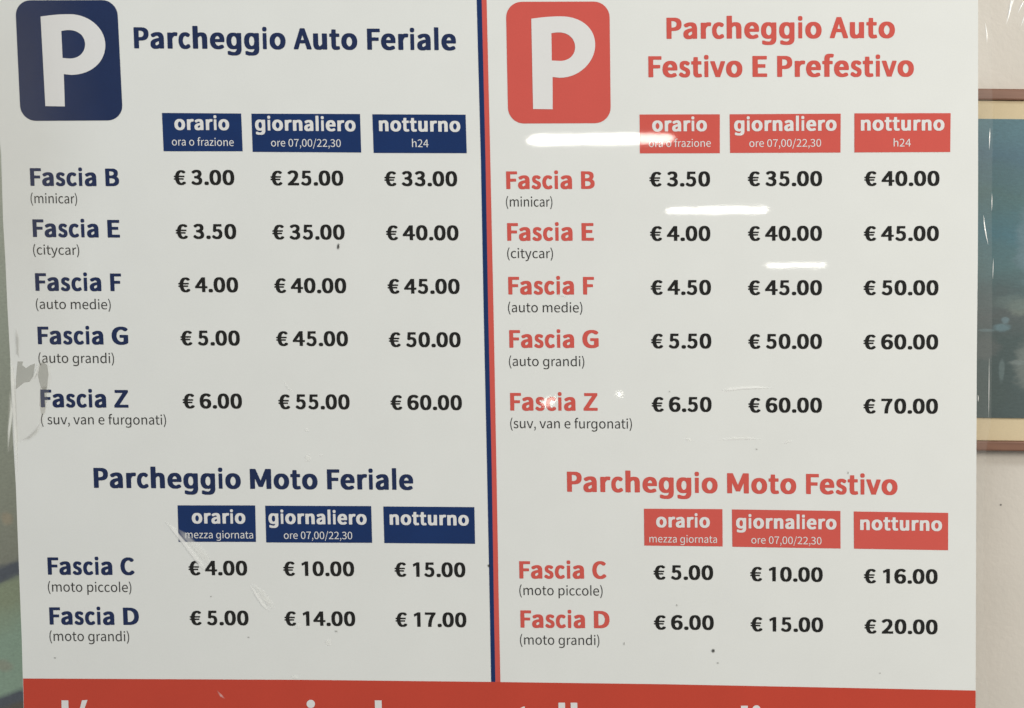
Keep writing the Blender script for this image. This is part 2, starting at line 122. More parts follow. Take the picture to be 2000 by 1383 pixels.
'R,':(307,'85 -258 60 -187 99 -158 133 -121 156 -75 166 -34 168 -8 165 -2 144 -2 123 6 99 28 84 66 84 104 95 135 121 161 148 172 179 169 198 159 218 137 228 121 237 92 243 54 244 4 235 -56 226 -91 214 -120 188 -168 143 -218 115 -240'),
'R/':(510,'18 -244 15 -241 24 -210 403 1078 411 1084 488 1084 486 1066 103 -241 97 -244'),
'R(':(420,'295 -264 251 -180 204 -71 176 10 152 96 136 170 123 258 116 334 114 455 117 517 130 636 147 729 165 800 195 896 226 972 265 1055 298 1114 358 1084 364 1077 332 1012 301 941 256 800 225 650 210 498 210 348 216 265 238 124 258 39 286 -52 321 -140 365 -230 360 -236 304 -264'),
'R)':(420,'116 -264 62 -238 54 -230 114 -102 164 48 182 124 197 210 208 308 213 396 210 510 206 567 195 653 171 772 138 884 117 943 54 1077 55 1081 64 1087 123 1114 158 1050 193 977 234 870 266 760 284 677 297 589 304 512 306 400 299 284 286 184 266 89 249 24 221 -59 177 -161 125 -264')}


# ------------------------------------------------------------------ layout: a photo point as a point on an upright plane
def ray(px, py):
    return (ux * ((px - 1000.0) / F_PX) - uy * ((py - 691.5) / F_PX) + fwd)


def at(px, py, y=0.0):
    d = ray(px, py)
    return CP + d * ((y - CP.y) / d.y)


def lean(px):
    """how far the print's uprights lean at this place (pixels right per pixel down)"""
    return 0.045 - 0.0265 * px / 1000.0


# ------------------------------------------------------------------ materials
def new_mat(name):
    m = bpy.data.materials.new(name)
    m.use_nodes = True
    nt = m.node_tree
    return m, nt, nt.nodes['Principled BSDF']


def world_pos(nt):
    g = nt.nodes.new('ShaderNodeNewGeometry')
    return g.outputs['Position']


def noise(nt, vec, scale, detail=3, rough=0.5):
    n = nt.nodes.new('ShaderNodeTexNoise')
    n.inputs['Scale'].default_value = scale
    n.inputs['Detail'].default_value = detail
    n.inputs['Roughness'].default_value = rough
    nt.links.new(vec, n.inputs['Vector'])
    return n


def film_coat(nt, b, rough=0.020):
    """the same clear, slightly wavy film over every printed colour"""
    b.inputs['Coat Weight'].default_value = 1.0
    b.inputs['Coat Roughness'].default_value = rough
    b.inputs['Coat IOR'].default_value = 1.5
    pos = world_pos(nt)
    n1 = noise(nt, pos, 5.0, 1)
    bp = nt.nodes.new('ShaderNodeBump')
    bp.inputs['Strength'].default_value = 1.0
    bp.inputs['Distance'].default_value = 0.00010
    n2 = noise(nt, pos, 45.0, 1)
    ma = nt.nodes.new('ShaderNodeMath')
    ma.operation = 'MULTIPLY_ADD'
    ma.inputs[1].default_value = 0.16
    nt.links.new(n2.outputs['Fac'], ma.inputs[0])
    nt.links.new(n1.outputs['Fac'], ma.inputs[2])
    nt.links.new(ma.outputs[0], bp.inputs['Height'])
    nt.links.new(bp.outputs['Normal'], b.inputs['Coat Normal'])


def ink(name, col, mottle=0.06, rough=0.6, coat=True, spec=0.06):
    m, nt, b = new_mat(name)
    pos = world_pos(nt)
    n = noise(nt, pos, 900.0, 2, 0.7)
    n2 = noise(nt, pos, 26.0, 4, 0.55)
    add = nt.nodes.new('ShaderNodeMath')
    add.operation = 'ADD'
    nt.links.new(n.outputs['Fac'], add.inputs[0])
    nt.links.new(n2.outputs['Fac'], add.inputs[1])
    r = nt.nodes.new('ShaderNodeValToRGB')
    r.color_ramp.elements[0].position = 0.3
    r.color_ramp.elements[1].position = 0.7
    lo = [c * (1 - mottle) for c in col]
    hi = [min(1, c * (1 + mottle)) for c in col]
    r.color_ramp.elements[0].color = (*lo, 1)
    r.color_ramp.elements[1].color = (*hi, 1)
    mul = nt.nodes.new('ShaderNodeMath')
    mul.operation = 'MULTIPLY'
    mul.inputs[1].default_value = 0.5
    nt.links.new(add.outputs[0], mul.inputs[0])
    nt.links.new(mul.outputs[0], r.inputs[0])
    nt.links.new(r.outputs[0], b.inputs['Base Color'])
    b.inputs['Roughness'].default_value = rough
    b.inputs['Specular IOR Level'].default_value = spec
    if coat:
        film_coat(nt, b)
    return m


M_PAPER = ink("white_print_paper", (0.775, 0.785, 0.765), 0.026)
M_NAVY = ink("navy_ink", (0.0035, 0.027, 0.122), 0.15)
M_NAVYTXT = ink("navy_letter_ink", (0.009, 0.022, 0.083), 0.15)
M_PANEL = ink("navy_panel_ink", (0.010, 0.025, 0.088), 0.15)
M_RED = ink("red_ink", (0.635, 0.098, 0.078), 0.04)
M_BAND = ink("red_band_ink", (0.55, 0.058, 0.032), 0.05)
M_BLACK = ink("black_ink", (0.010, 0.010, 0.009), 0.1)
M_GREY = ink("dark_grey_ink", (0.035, 0.034, 0.032), 0.1)
M_WHITE = ink("white_letter_ink", (0.76, 0.755, 0.75), 0.015)


def clear(name, col, alpha, rough=0.3, coat=0.0):
    m, nt, b = new_mat(name)
    b.inputs['Base Color'].default_value = (*col, 1)
    b.inputs['Roughness'].default_value = rough
    b.inputs['Alpha'].default_value = alpha
    b.inputs['Coat Weight'].default_value = coat
    b.inputs['Coat Roughness'].default_value = 0.05
    return m


def soft(name, col, alpha, rough=0.4):
    """a see-through mark whose own cover thins out towards its rim"""
    m, nt, b = new_mat(name)
    b.inputs['Base Color'].default_value = (*col, 1)
    b.inputs['Roughness'].default_value = rough
    a = nt.nodes.new('ShaderNodeAttribute')
    a.attribute_name = 'cover'
    k = nt.nodes.new('ShaderNodeMath')
    k.operation = 'MULTIPLY'
    k.inputs[1].default_value = alpha
    nt.links.new(a.outputs['Fac'], k.inputs[0])
    nt.links.new(k.outputs[0], b.inputs['Alpha'])
    return m


def set_cover(o, vals):
    at_ = o.data.attributes.new('cover', 'FLOAT', 'POINT')
    at_.data.foreach_set('value', vals)


M_GLARE = soft("painted_film_glare", (1.0, 1.0, 0.98), 0.85)  # pale colour standing in for film glare and lamp reflections
M_SCUFF_GLARE = soft("faint_scuff_and_glare", (1.0, 1.0, 0.97), 0.4)  # shared by real scuffs and fainter painted glare
M_FILM = clear("clear_film", (0.88, 0.87, 0.83), 0.045, 0.12, 0.1)
M_GLUE = clear("grey_glue_residue", (0.38, 0.38, 0.33), 0.42, 0.5)
M_TAPE = clear("clear_tape", (0.66, 0.64, 0.57), 0.35, 0.25, 0.5)
M_SPECK = clear("dark_speck", (0.05, 0.05, 0.05), 0.62, 0.6)
M_SPECK2 = soft("pale_grey_speck", (0.12, 0.12, 0.10), 0.5, 0.6)


# ------------------------------------------------------------------ building helpers
def obj(name, verts, faces, mat, parent=None, smooth=False):
    me = bpy.data.meshes.new(name)
    me.from_pydata([tuple(v) for v in verts], [], faces)
    me.update()
    if mat:
        me.materials.append(mat)
    if smooth:
        me.polygons.foreach_set('use_smooth', [True] * len(me.polygons))
    o = bpy.data.objects.new(name, me)
    COL.objects.link(o)
    if parent:
        o.parent = parent
        o.matrix_parent_inverse = parent.matrix_world.inverted()
    return o


def tag(o, label, cat=None, group=None, kind=None):
    o['label'] = label
    if cat:
        o['category'] = cat
    if group:
        o['group'] = group
    if kind:
        o['kind'] = kind
    return o


def empty(name, loc, label, cat, group=None):
    o = bpy.data.objects.new(name, None)
    COL.objects.link(o)
    o.location = loc
    o.matrix_world = Matrix.Translation(loc)
    o.empty_display_size = 0.02
    return tag(o, label, cat, group)


def poly_area(l):
    return 0.5 * sum(l[i - 1][0] * l[i][1] - l[i][0] * l[i - 1][1] for i in range(len(l)))


def inside(p, l):
    c = False
    for i in range(len(l)):
        (x0, y0), (x1, y1) = l[i - 1], l[i]
        if (y0 > p[1]) != (y1 > p[1]) and p[0] < (x1 - x0) * (p[1] - y0) / (y1 - y0) + x0:
            c = not c
    return c


def fill(loops):
    """triangles over the joined point list of outlines; holes are outlines lying inside another"""
    starts, k = [], 0
    for l in loops:
        starts.append(k)
        k += len(l)
    depth = [sum(inside(l[0], m) for m in loops if m is not l) for l in loops]
    tris = []
    for i, l in enumerate(loops):
        if depth[i] % 2:
            continue
        grp = [i] + [j for j, m in enumerate(loops) if depth[j] == depth[i] + 1 and inside(m[0], l)]
        idx = [starts[j] + t for j in grp for t in range(len(loops[j]))]
        for a, b, c in tessellate_polygon([[Vector((p[0], p[1], 0)) for p in loops[j]] for j in grp]):
            tris.append((idx[a], idx[b], idx[c]))
    return tris


def flat(loops_px, y):
    """closed outlines in print coordinates -> verts, faces facing the viewer"""
    tris = fill(loops_px)
    vs = [at(p[0], p[1], y) for l in loops_px for p in l]
    fs = []
    for a, b, c in tris:
        n = (vs[b] - vs[a]).cross(vs[c] - vs[a])
        if n.length < 1e-16:
            continue
        fs.append((a, b, c) if n.y < 0 else (a, c, b))
    return vs, fs


def patch(name, loops_px, y, mat, parent=None, label=None):
    vs, fs = flat(loops_px, y)
    o = obj(name, vs, fs, mat, parent)
    if label:
        o['label'] = label
    return o


def slab(name, outline_px, y0, y1, mat, parent=None):
    """flat piece with thickness: front outline at y0 (nearer), back at y1"""
    vs, fs = flat([outline_px], y0)
    n = len(vs)
    back = [v + Vector((0, y1 - y0, 0)) for v in vs]
    fs2 = [(c + n, b + n, a + n) for a, b, c in fs]
    rim = []
    for i in range(n):
        j = (i + 1) % n
        rim.append((i, j, j + n, i + n))
    return obj(name, vs + back, fs + fs2 + rim, mat, parent)


GL = {}
for k_, (adv_, s_) in GLYPHS.items():
    ls_ = []
    for part_ in s_.split(';'):
        q_ = [int(t) / 1000.0 for t in part_.split()]
        ls_.append([(q_[i], q_[i + 1]) for i in range(0, len(q_), 2)])
    tr_ = fill(ls_)
    GL[k_] = (adv_ / 1000.0, [p for l in ls_ for p in l], tr_)

SPACE = {'B': 0.33, 'R': 0.315}
Y_INK, Y_TXT = -0.00015, -0.00030


def text(name, s, style, x0, y0, x1, y1, cap, mat, parent, y=Y_INK, lbl=None):
    """one line of print: ink runs from x0 to x1, baseline y0 to y1, capital height cap"""
    pen, pts, tris = 0.0, [], []
    for ch in s:
        if ch == ' ':
            pen += 0.27 if s[0] == '€' else SPACE[style]
            continue
        adv, gp, tr = GL[style + ch]
        base = len(pts)
        pts += [(pen + x, yy) for x, yy in gp]
        tris += [(a + base, b + base, c + base) for a, b, c in tr]
        pen += adv
    lo, hi = min(p[0] for p in pts), max(p[0] for p in pts)
    vs = []
    for x, h in pts:
        t = (x - lo) / (hi - lo)
        bx = x0 + (x1 - x0) * t
        by = y0 + (y1 - y0) * t
        vs.append(at(bx - lean(bx) * h * cap, by - h * cap, y))
    fs = []
    for a, b, c in tris:
        n = (vs[b] - vs[a]).cross(vs[c] - vs[a])
        if n.length < 1e-16:
            continue
        fs.append((a, b, c) if n.y < 0 else (a, c, b))
    o = obj(name, vs, fs, mat, parent)
    if lbl:
        o['label'] = lbl
    return o


def lerp_poly(pts, n):
    out = []
    for i in range(len(pts) - 1):
        for k in range(n):
            t = k / n
            out.append((pts[i][0] + (pts[i + 1][0] - pts[i][0]) * t, pts[i][1] + (pts[i + 1][1] - pts[i][1]) * t))
    out.append(pts[-1])
    return out


def bez(p0, p1, p2, p3, n=10):
    r = []
    for i in range(n):
        t = i / n
        a, b, c, d = (1 - t) ** 3, 3 * t * (1 - t) ** 2, 3 * t * t * (1 - t), t ** 3
        r.append((a * p0[0] + b * p1[0] + c * p2[0] + d * p3[0], a * p0[1] + b * p1[1] + c * p2[1] + d * p3[1]))
    return r


# ------------------------------------------------------------------ wall
WALL_Y = 0.060


def wall_material():
    m, nt, b = new_mat("beige_plaster")
    pos = world_pos(nt)
    n = noise(nt, pos, 14.0, 4)
    r = nt.nodes.new('ShaderNodeValToRGB')
    r.color_ramp.elements[0].color = (0.60, 0.56, 0.505, 1)
    r.color_ramp.elements[1].color = (0.645, 0.60, 0.545, 1)
    r.color_ramp.elements[0].position = 0.3
    r.color_ramp.elements[1].position = 0.7
    nt.links.new(n.outputs['Fac'], r.inputs[0])
    nt.links.new(r.outputs[0], b.inputs['Base Color'])
    b.inputs['Roughness'].default_value = 0.85
    n2 = noise(nt, pos, 260.0, 3)
    bp = nt.nodes.new('ShaderNodeBump')
    bp.inputs['Strength'].default_value = 0.25
    bp.inputs['Distance'].default_value = 0.001
    nt.links.new(n2.outputs['Fac'], bp.inputs['Height'])
    nt.links.new(bp.outputs['Normal'], b.inputs['Normal'])
    return m


wall = obj("wall", [(-1.6, WALL_Y, -1.2), (1.6, WALL_Y, -1.2), (1.6, WALL_Y, 1.2), (-1.6, WALL_Y, 1.2),
                    (-1.6, WALL_Y + .1, -1.2), (1.6, WALL_Y + .1, -1.2), (1.6, WALL_Y + .1, 1.2), (-1.6, WALL_Y + .1, 1.2)],
           [(0, 1, 2, 3), (5, 4, 7, 6), (0, 3, 7, 4), (1, 5, 6, 2), (3, 2, 6, 7), (0, 4, 5, 1)], wall_material())
wall['kind'] = 'structure'
patch("speck", [[(1955 + 2 * math.cos(a * .9), 986 + 2 * math.sin(a * .9)) for a in range(7)]], WALL_Y - .0004, M_SPECK, wall)


# ------------------------------------------------------------------ framed picture on the right
def box(name, x0, x1, y0, y1, z0, z1, mat, parent, bevel=0.0):
    v = [(x0, y0, z0), (x1, y0, z0), (x1, y0, z1), (x0, y0, z1), (x0, y1, z0), (x1, y1, z0), (x1, y1, z1), (x0, y1, z1)]
    f = [(0, 1, 2, 3), (5, 4, 7, 6), (4, 0, 3, 7), (1, 5, 6, 2), (3, 2, 6, 7), (4, 5, 1, 0)]
    o = obj(name, v, f, mat, parent)
    if bevel:
        mo = o.modifiers.new('bevel', 'BEVEL')
        mo.width = bevel
        mo.segments = 2
    return o


def wood(name, c0, c1):
    m, nt, b = new_mat(name)
    pos = world_pos(nt)
    mp = nt.nodes.new('ShaderNodeMapping')
    mp.inputs['Scale'].default_value = (18, 200, 260)
    nt.links.new(pos, mp.inputs['Vector'])
    n = noise(nt, mp.outputs[0], 1.0, 4)
    r = nt.nodes.new('ShaderNodeValToRGB')
    r.color_ramp.elements[0].color = (*c0, 1)
    r.color_ramp.elements[1].color = (*c1, 1)
    r.color_ramp.elements[0].position = 0.3
    r.color_ramp.elements[1].position = 0.7
    nt.links.new(n.outputs['Fac'], r.inputs[0])
    nt.links.new(r.outputs[0], b.inputs['Base Color'])
    b.inputs['Roughness'].default_value = 0.5
    return m


def ramp_mat(name, stops, v_range, noise_amt, slope=0.0, blotches=(), scale=(1, 1, 1), nscale=22.0):
    """painted canvas: colours run down the picture, broken by brushy noise, with soft dabs of other paint"""
    m, nt, b = new_mat(name)
    L = nt.links.new
    pos = world_pos(nt)

    def math_(op, a, b2=None, c=None):
        n = nt.nodes.new('ShaderNodeMath')
        n.operation = op
        for i, v in enumerate((a, b2, c)):
            if v is None:
                continue
            if isinstance(v, (int, float)):
                n.inputs[i].default_value = v
            else:
                L(v, n.inputs[i])
        return n.outputs[0]

    sep = nt.nodes.new('ShaderNodeSeparateXYZ')
    L(pos, sep.inputs[0])
    mp = nt.nodes.new('ShaderNodeMapping')
    mp.inputs['Scale'].default_value = scale
    L(pos, mp.inputs['Vector'])
    n = noise(nt, mp.outputs[0], nscale, 6, 0.6)
    v = math_('MULTIPLY_ADD', sep.outputs['X'], -slope, sep.outputs['Z'])
    mr = nt.nodes.new('ShaderNodeMapRange')
    mr.inputs['From Min'].default_value, mr.inputs['From Max'].default_value = v_range
    L(v, mr.inputs['Value'])
    w = math_('ADD', mr.outputs[0], math_('MULTIPLY', math_('SUBTRACT', n.outputs['Fac'], 0.5), noise_amt))
    r = nt.nodes.new('ShaderNodeValToRGB')
    cr = r.color_ramp
    cr.elements[0].position, cr.elements[0].color = stops[0][0], (*stops[0][1], 1)
    cr.elements[1].position, cr.elements[1].color = stops[-1][0], (*stops[-1][1], 1)
    for p, c in stops[1:-1]:
        e = cr.elements.new(p)
        e.color = (*c, 1)
    L(w, r.inputs[0])
    out = r.outputs[0]
    n2 = noise(nt, mp.outputs[0], 60.0, 5, 0.65)
    for (cx, cz, rx3, rz3, col, amt, soft) in blotches:
        dx = math_('DIVIDE', math_('SUBTRACT', sep.outputs['X'], cx), rx3)
        dz = math_('DIVIDE', math_('SUBTRACT', sep.outputs['Z'], cz), rz3)
        dd = math_('SQRT', math_('ADD', math_('MULTIPLY', dx, dx), math_('MULTIPLY', dz, dz)))
        dd = math_('ADD', dd, math_('MULTIPLY', math_('SUBTRACT', n2.outputs['Fac'], 0.5), 1.6))
        k = nt.nodes.new('ShaderNodeMapRange')
        k.interpolation_type = 'SMOOTHSTEP'
        k.inputs['From Min'].default_value = 1.0 + soft
        k.inputs['From Max'].default_value = 1.0 - soft
        k.inputs['To Max'].default_value = amt
        L(dd, k.inputs['Value'])
        mx = nt.nodes.new('ShaderNodeMixRGB')
        L(k.outputs[0], mx.inputs[0])
        L(out, mx.inputs[1])
        mx.inputs[2].default_value = (*col, 1)
        out = mx.outputs[0]
    # fine speckle of the brushwork
    n4 = noise(nt, mp.outputs[0], 420.0, 3, 0.7)
    hs = nt.nodes.new('ShaderNodeHueSaturation')
    L(out, hs.inputs['Color'])
    L(math_('MULTIPLY_ADD', n4.outputs['Fac'], 0.5, 0.75), hs.inputs['Value'])
    L(hs.outputs[0], b.inputs['Base Color'])
    b.inputs['Roughness'].default_value = 0.6
    n3 = noise(nt, mp.outputs[0], 300.0, 3)
    bp = nt.nodes.new('ShaderNodeBump')
    bp.inputs['Strength'].default_value = 0.2
    bp.inputs['Distance'].default_value = 0.0005
    L(n3.outputs['Fac'], bp.inputs['Height'])
    L(bp.outputs['Normal'], b.inputs['Normal'])
    return m


FY = WALL_Y - 0.010                       # front of the frame
zt0, zt1 = at(1950, 195, FY).z, at(1950, 173, FY).z
zb0, zb1 = at(1950, 881, FY).z, at(1950, 862, FY).z
xl, xr = at(1640, 500, FY).x, at(2560, 500, FY).x
th = zt1 - zt0
M_FRAME = wood("brown_frame_wood", (0.16, 0.070, 0.042), (0.24, 0.115, 0.072))
M_MAT = ink("cream_mat_board", (0.64, 0.53, 0.355), 0.05, 0.8, coat=False)
pic = empty("framed_painting", (at(2000, 500, WALL_Y).x, WALL_Y, zb0),
            "blue and grey painting in a thin brown frame with cream mat, right of the poster", "painting")
box("frame_rail", xl, xr, FY, WALL_Y - .0005, zt0, zt1, M_FRAME, pic, .001)
box("frame_rail", xl, xr, FY, WALL_Y - .0005, zb0, zb1, M_FRAME, pic, .001)
box("frame_rail", xl, xl + th, FY, WALL_Y - .0005, zb1 + .0002, zt0 - .0002, M_FRAME, pic, .001)
box("frame_rail", xr - th, xr, FY, WALL_Y - .0005, zb1 + .0002, zt0 - .0002, M_FRAME, pic, .001)
MY = WALL_Y - 0.0075
mz0, mz1 = at(1950, 233, MY).z, at(1950, 816, MY).z
box("mat_board", xl + th + .0003, xr - th - .0003, MY, WALL_Y - .003, zb1 + .0003, zt0 - .0003, M_MAT, pic)
PXW = (at(1951, 500, MY) - at(1950, 500, MY)).x      # one print unit at the picture's depth


def dab_at(px, py, rx3, ry3, col, amt, soft=.35):
    p = at(px, py, MY)
    return (p.x, p.z, rx3 * PXW, ry3 * PXW, col, amt, soft)


M_CANV = ramp_mat("blue_painting_paint",
                  [(0.0, (0.055, 0.082, 0.083)), (0.26, (0.053, 0.083, 0.084)), (0.36, (0.081, 0.102, 0.104)),
                   (0.43, (0.066, 0.109, 0.116)), (0.52, (0.071, 0.144, 0.156)), (0.62, (0.053, 0.144, 0.180)), (0.76, (0.062, 0.133, 0.140)),
                   (0.87, (0.059, 0.129, 0.172)), (1.0, (0.075, 0.166, 0.200))],
                  (mz1, mz0), 0.16, 0.0,
                  [dab_at(2030, 500, 42, 45, (0.118, 0.189, 0.224), .7), dab_at(2010, 470, 24, 70, (0.118, 0.189, 0.224), .6),
                   dab_at(2012, 600, 44, 16, (0.155, 0.189, 0.167), .8), dab_at(1975, 590, 40, 14, (0.118, 0.166, 0.160), .55),
                   dab_at(1955, 640, 16, 7, (0.124, 0.204, 0.232), .8), dab_at(1925, 645, 16, 3, (0.124, 0.189, 0.207), .6), dab_at(1962, 625, 7, 6, (0.150, 0.226, 0.256), .7),
                   dab_at(2010, 715, 30, 46, (0.150, 0.177, 0.167), .8), dab_at(1985, 708, 16, 5, (0.168, 0.204, 0.200), .7),
                   dab_at(1955, 724, 5, 22, (0.137, 0.189, 0.192), .55), dab_at(1925, 680, 26, 22, (0.093, 0.109, 0.108), .7),
                   dab_at(1925, 770, 40, 34, (0.056, 0.083, 0.080), .5)], (1, 1, 2.0), 18.0)
canv = box("painted_sheet", xl + .045, xr - .045, MY - .0012, MY - .0002, mz1, mz0, M_CANV, pic)

# ------------------------------------------------------------------ unframed green painting on the left
gx0, gx1 = at(-420, 700, WALL_Y - .006).x, at(150, 700, WALL_Y - .006).x
gp = empty("landscape_painting", (at(-100, 1383, WALL_Y).x, WALL_Y, at(0, 1700, WALL_Y).z),
           "unframed grey-green landscape painting half hidden by the poster's left edge", "painting")
GY = WALL_Y - 0.008
_a, _b2, _c2 = at(0, 1125, GY), at(45, 1106, GY), at(0, 1383, GY)
G_SLOPE = (_b2.z - _a.z) / (_b2.x - _a.x)


def gv(py):
    p = at(0, py, GY)
    return p.z - G_SLOPE * p.x


G0, G1 = gv(1600), gv(160)


def gs(py):
    return (gv(py) - G0) / (G1 - G0)


NVY, OLV, GRN = (0.135, 0.15, 0.175), (0.37, 0.42, 0.28), (0.37, 0.50, 0.38)
M_GP = ramp_mat("grey_green_paint",
                [(0.0, (0.135, 0.128, 0.101)), (gs(1392), (0.162, 0.149, 0.121)), (gs(1380), NVY), (gs(1364), NVY), (gs(1355), GRN), (gs(1250), GRN),
                 (gs(1180), OLV), (gs(1146), OLV), (gs(1137), NVY), (gs(1116), NVY), (gs(1104), (0.338, 0.338, 0.270)),
                 (gs(950), (0.392, 0.405, 0.317)), (gs(620), (0.466, 0.499, 0.405)), (1.0, (0.567, 0.581, 0.486))],
                (G0, G1), 0.022, G_SLOPE,
                [(at(14, 1014, GY).x, at(14, 1014, GY).z, .004, .005, (0.567, 0.446, 0.297), .5, .5),
                 (at(6, 1300, GY).x, at(6, 1300, GY).z, .006, .004, (0.446, 0.338, 0.270), .4, .5)], (1, 1, 1.4), 30.0)
box("canvas", gx0, gx1, GY, WALL_Y - .0005, at(0, 1700, GY).z, at(0, 160, GY).z, M_GP, gp, .002)

# ------------------------------------------------------------------ the poster
base = at(975, 1600)
poster = empty("price_poster", (base.x, 0.0, base.z),
               "white parking price poster with a navy left half and a red right half", "poster")

left_edge = [(-14, -60), (-6, 100), (-1, 270), (2, 300), (6, 431), (10, 500), (14.5, 600), (20, 700), (25, 850), (31, 950), (37, 1110), (42.5, 1250), (46, 1383), (50, 1520)]
right_edge = [(1910.6, -60), (1910.4, 0), (1910.3, 350), (1909.8, 500), (1907.8, 700), (1906.6, 1000), (1905.5, 1383), (1905, 1520)]
out = left_edge + right_edge[::-1]
slab("paper_sheet", out, 0.0, 0.0006, M_PAPER, poster)


def quad(name, q, mat, parent, y=Y_INK, label=None):
    return patch(name, [q], y, mat, parent, label)


# footer band
band_top = [(45.2, 1325.3), (200, 1326), (400, 1327), (600, 1328), (960, 1332), (1300, 1336.5), (1600, 1342.5), (1905.6, 1348.8)]
band = patch("footer_band", [band_top + [(1905, 1519), (49.5, 1519)]], -0.00012, M_BAND, poster)


def stem(x, w, top, n):
    return [(x, top), (x + w, top), (x + w + .03 * (1519 - top) * 0, top + n), (x + .0, top + n)]


def disc(x, y, r, ry=None):
    ry = ry or r
    return [(x + r * math.cos(a * math.pi / 12), y + ry * math.sin(a * math.pi / 12)) for a in range(24)]


# tops of the big white letters that reach into the frame
L_ = lambda x, w, top: [(x, top), (x + w, top), (x + w + 1.5, 1445), (x + 1.5, 1445)]
for s_ in ([L_(120, 13.5, 1368)], [[(160, 1368), (171, 1367), (161, 1395), (153, 1395)]],
           [disc(607, 1375, 8.2)], [[(599.5, 1392), (614, 1392), (615.5, 1445), (601, 1445)]],
           [L_(732, 13.3, 1368)],
           [[(1022, 1380), (1025, 1380), (1025, 1393), (1037, 1393), (1037, 1403), (1026, 1403), (1027, 1445), (1012, 1445), (1011, 1403), (1003, 1403), (1003, 1394), (1011, 1386)]],
           [L_(1090.5, 13, 1372.5)], [L_(1114.5, 13, 1372.5)],
           [L_(1447, 13.5, 1378.5)], [disc(1477.5, 1385.5, 8.0)], [[(1470, 1402), (1485, 1402), (1486, 1445), (1471, 1445)]]):
    patch("footer_letter", s_, Y_TXT, M_WHITE, band)

# centre rule
bx = [(930.9, -60), (931, 0), (939.2, 310), (945, 620), (951.2, 910), (957, 1200), (959.3, 1331.9)]
mx_ = [(940.7, -60), (940.8, 0), (948.3, 310), (953.8, 620), (960.4, 910), (965, 1200), (967.6, 1332)]
rx = [(950.3, -60), (950.4, 0), (957.6, 310), (964.2, 620), (969.5, 910), (974.6, 1200), (977.4, 1332.1)]
def strip(name, A, B, y, mat, par, label=None):
    vs = [at(*p, y) for p in A] + [at(*p, y) for p in B]
    n = len(A)
    o = obj(name, vs, [(i + 1, i + n + 1, i + n, i) for i in range(n - 1)], mat, par)
    if label:
        o['label'] = label
    return o


strip("divider_stripe", bx, mx_, Y_INK, M_NAVY, poster, "navy half of the centre rule")
strip("divider_stripe", mx_, rx, Y_INK, M_RED, poster, "red half of the centre rule")


def round_quad(q, r, n=8):
    """quad tl,tr,br,bl with rounded corners of radius r (print units)"""
    out = []
    m = len(q)
    for i in range(m):
        p = Vector(q[i] + (0,))
        a = (Vector(q[i - 1] + (0,)) - p).normalized() * r
        b = (Vector(q[(i + 1) % m] + (0,)) - p).normalized() * r
        k = 0.552
        out += bez((p + a)[:2], (p + a * (1 - k))[:2], (p + b * (1 - k))[:2], (p + b)[:2], n) + [tuple((p + b)[:2])]
    return out


def big_p(o):
    TL, BL, BR, SR, RX, TOP, cTL, cRX, cB, cBL, cT = o
    outer = [TL, BL, BR, SR]
    # bowl: from stem junction along bottom, up round the right, back over the top
    bx_, by_ = o[3][0] + 14, o[3][1] + 1.5
    outer += bez((bx_, by_), (bx_ + 38, by_), (RX[0], RX[1] + 34), RX, 14)
    outer += bez(RX, (RX[0], RX[1] - 36), (TOP[0] + 34, TOP[1]), TOP, 14)
    outer += bez(TOP, (TOP[0] - 22, TOP[1]), (TL[0] + 22, TL[1] - 3.2), TL, 8)
    inner = bez(cTL, (cTL[0] + 4, cTL[1] - 1.2), (cT[0] - 4, cT[1]), cT, 4)
    inner += bez(cT, (cT[0] + 20, cT[1]), (cRX[0], cRX[1] - 15), cRX, 12)
    inner += bez(cRX, (cRX[0], cRX[1] + 17), (cB[0] + 16, cB[1]), cB, 12)
    inner += bez(cB, (cB[0] - 5, cB[1]), (cBL[0] + 5, cBL[1]), cBL, 4) + [cBL]
    return [outer, inner]


pl = patch("logo_panel", [round_quad([(29.5, 0.6), (228.5, 0.0), (240.2, 235.2), (40.5, 236.2)], 30)], Y_INK, M_PANEL, poster,
           "navy rounded square with a white letter P")
patch("panel_letter", big_p([(79.2, 32.4), (88.6, 207.3), (126.6, 208), (124.6, 144.8), (205.7, 88.6), (136.6, 27.8),
                       (119.7, 60.7), (166.2, 86.5), (137, 114.4), (122.2, 113.4), (134, 58.7)]), Y_TXT, M_WHITE, pl)
pr = patch("logo_panel", [round_quad([(988.0, 3.6), (1190.4, 3.0), (1193.0, 240.6), (992.6, 241.4)], 31)], Y_INK, M_RED, poster,
           "red rounded square with a white letter P")
patch("panel_letter", big_p([(1037.7, 36.7), (1041.2, 213), (1079.4, 213.4), (1079.2, 150.5), (1162.5, 87.5), (1096.6, 32),
                       (1077, 65), (1123.3, 92), (1094, 119), (1077.7, 118.4), (1091.6, 63.3)]), Y_TXT, M_WHITE, pr)

# headings
HB = [("Parcheggio Auto Feriale", 262.2, 94.6, 891, 98.3, 41.5, M_NAVYTXT),
      ("Parcheggio Moto Feriale", 183.8, 953, 807.5, 957, 39.3, M_NAVYTXT),
      ("Parcheggio Auto", 1302, 76, 1748, 74.3, 41.5, M_RED),
      ("Festivo E Prefestivo", 1266.6, 151, 1785, 149.6, 41.2, M_RED),
      ("Parcheggio Moto Festivo", 1107.8, 960.6, 1753, 966.7, 39.5, M_RED)]
for s, x0, y0, x1, y1, cap, m in HB:
    text("heading_text", s, 'B', x0, y0, x1, y1, cap, m, poster, lbl='heading reading "%s"' % s)

